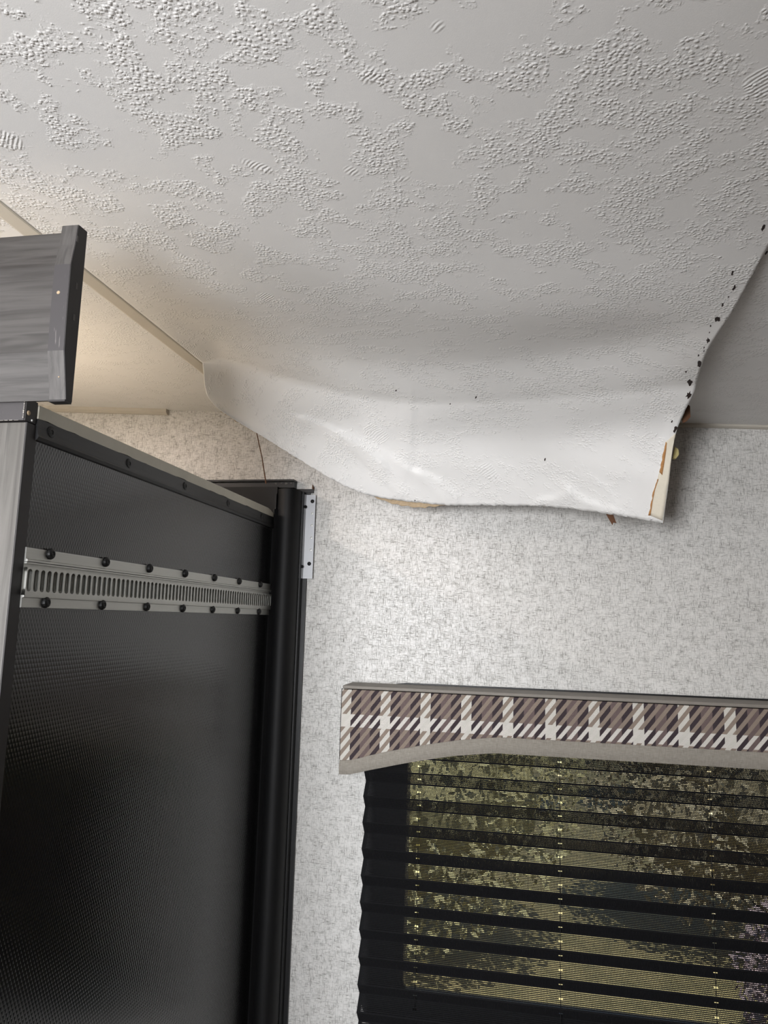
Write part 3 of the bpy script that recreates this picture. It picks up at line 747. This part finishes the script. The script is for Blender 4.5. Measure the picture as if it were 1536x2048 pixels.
m = MB(); m.tube([(VX0-.001, VY+.001, TOPZ), (VX0-.0012, VY, 1.24), (VX0-.001, VY+.001, 1.142)], .0022, 6); m.build('piping_shadow', M_DARK, val)  # dark tube draws the shadow line along the valance piping

# ------------------------------------------------------------------ behind the photographer: rear window and added side window
w2 = bpy.data.objects.new('window_2', None); COL.objects.link(w2); w2.location = (wx0, YB, wz0); structure(w2, 'bright rear window')
boxes('window_frame', [((wx0-.03, YB, wz0-.03), (wx0, YB+.012, wz1+.03)), ((wx1, YB, wz0-.03), (wx1+.03, YB+.012, wz1+.03)), ((wx0, YB, wz0-.03), (wx1, YB+.012, wz0)), ((wx0, YB, wz1), (wx1, YB+.012, wz1+.03))], M_BLACK, w2)
boxes('window_pane', [((wx0+.001, YB-.03, wz0+.001), (wx1-.001, YB-.026, wz1-.001))], M_GLASS, w2)
w3 = bpy.data.objects.new('fill_window', None); COL.objects.link(w3); w3.location = (XL, ya, za); structure(w3, 'added side window that brightens the left ceiling')  # unseen window, added as the opening for the left fill light
boxes('window_frame', [((XL, ya-.03, za-.03), (XL+.012, ya, zb+.03)), ((XL, yb, za-.03), (XL+.012, yb+.03, zb+.03)), ((XL, ya, za-.03), (XL+.012, yb, za)), ((XL, ya, zb), (XL+.012, yb, zb+.03))], M_BLACK, w3)
boxes('window_pane', [((XL-.03, ya+.001, za+.001), (XL-.026, yb-.001, zb-.001))], M_GLASS, w3)
# warm puck lamp on the ceiling above the slide-out
pl = empty('ceiling_lamp', (-1.5, 1.5, zc(-1.5)), 'round warm ceiling lamp above the slide-out', 'lamp')
m = MB(); m.tube([(-1.5, 1.5, zc(-1.5)-.001), (-1.5, 1.5, zc(-1.5)-.015)], .06, 20); m.build('lamp_housing', M_WHITE, pl)
m = MB(); m.tube([(-1.5, 1.5, zc(-1.5)-.0155), (-1.5, 1.5, zc(-1.5)-.020)], .045, 20); m.build('lamp_lens', mat_emit('lamp_lens_glow', (1, .82, .66, 1), 6), pl)
lo = lamp('lamp_glow', 'AREA', (-1.5, 1.5, zc(-1.5)-.023), (0, 0, 0), 8.5, (1, .86, .78), shape='DISK', size=.09); attach(lo, pl)

# ------------------------------------------------------------------ outdoors
M_GRASS = mat_leaf('dry_grass', srgb(168, 154, 112), srgb(136, 128, 92))
structure(boxes('ground', [((-30, 2.8, -.75), (30, 40, -.7))], M_GRASS))
def shrub(name, loc, rx, ry, rz, ca, cb, n, label, size):
    root = empty(name, loc, label, 'shrub', None); rnd = random.Random(int(loc[0]*100)); lx, ly, lz = loc
    m = MB()
    for k in range(5):
        a = 2*math.pi*k/5; m.tube([(lx+.05*math.cos(a), ly+.05*math.sin(a), lz), (lx+rx*.35*math.cos(a), ly+ry*.35*math.sin(a), lz+rz*.7), (lx+rx*.6*math.cos(a), ly+ry*.6*math.sin(a), lz+rz*1.3)], [.05, .03, .012], 6)
    m.build('stem', M_TORN, root)
    m = MB()
    for k in range(n):
        d = Vector((rnd.gauss(0, 1), rnd.gauss(0, 1), rnd.gauss(0, 1))).normalized(); q = rnd.random()**.4
        p = Vector((lx+d.x*rx*q, ly+d.y*ry*q, lz+rz+d.z*rz*q)); a = Vector((rnd.gauss(0, 1), rnd.gauss(0, 1), rnd.gauss(0, 1))).normalized(); b = a.orthogonal().normalized()
        s = size*(.6+.8*rnd.random()); m.poly([p-a*s, p+b*s*.5, p+a*s, p-b*s*.5])
    for k in range(26):
        d = Vector((rnd.gauss(0, 1), rnd.gauss(0, 1), rnd.gauss(0, 1))).normalized(); q = rnd.random()**.5*.62
        c = Vector((lx+d.x*rx*q, ly+d.y*ry*q, lz+rz+d.z*rz*q)); n0 = len(m.v)
        for a in range(7):
            for b in range(10):
                th = math.pi*a/6; ph = 2*math.pi*b/10; w = 1+.12*rnd.uniform(-1, 1)
                m.v.append((c.x+rx*.36*w*math.sin(th)*math.cos(ph), c.y+ry*.36*w*math.sin(th)*math.sin(ph), c.z+rz*.36*w*math.cos(th)))
        for a in range(6):
            for b in range(10):
                e = (b+1) % 10; m.f.append((n0+a*10+b, n0+a*10+e, n0+a*10+10+e, n0+a*10+10+b)); m.mi.append(0)
    f = m.build('foliage', mat_leaf(name+'_leaves', ca, cb), root); f['kind'] = 'stuff'
shrub('golden_shrub', (-1.15, 5.2, -.7), 1.55, .9, 1.25, srgb(208, 200, 152), srgb(186, 178, 132), 16000, 'golden yellow-green shrub seen through the left of the blind', .03)
shrub('ochre_shrub', (1.85, 6.0, -.7), 1.45, .9, 1.15, srgb(204, 192, 160), srgb(178, 166, 136), 14000, 'ochre dry shrub seen through the middle of the blind', .03)
shrub('mauve_shrub', (1.75, 4.2, -.7), .75, .5, .55, srgb(196, 172, 180), srgb(164, 148, 150), 9000, 'mauve flowering shrub seen through the lower right of the blind', .025)
shrub('grey_tree', (4.3, 9.0, -.7), 3.4, 1.0, 2.4, srgb(150, 152, 150), srgb(124, 128, 124), 26000, 'grey-green tree seen through the upper right of the blind', .06)
shrub('olive_tree', (-2.6, 9.0, -.7), 3.4, 1.0, 2.4, srgb(186, 180, 126), srgb(150, 150, 104), 26000, 'olive tree standing behind the golden shrub', .06)
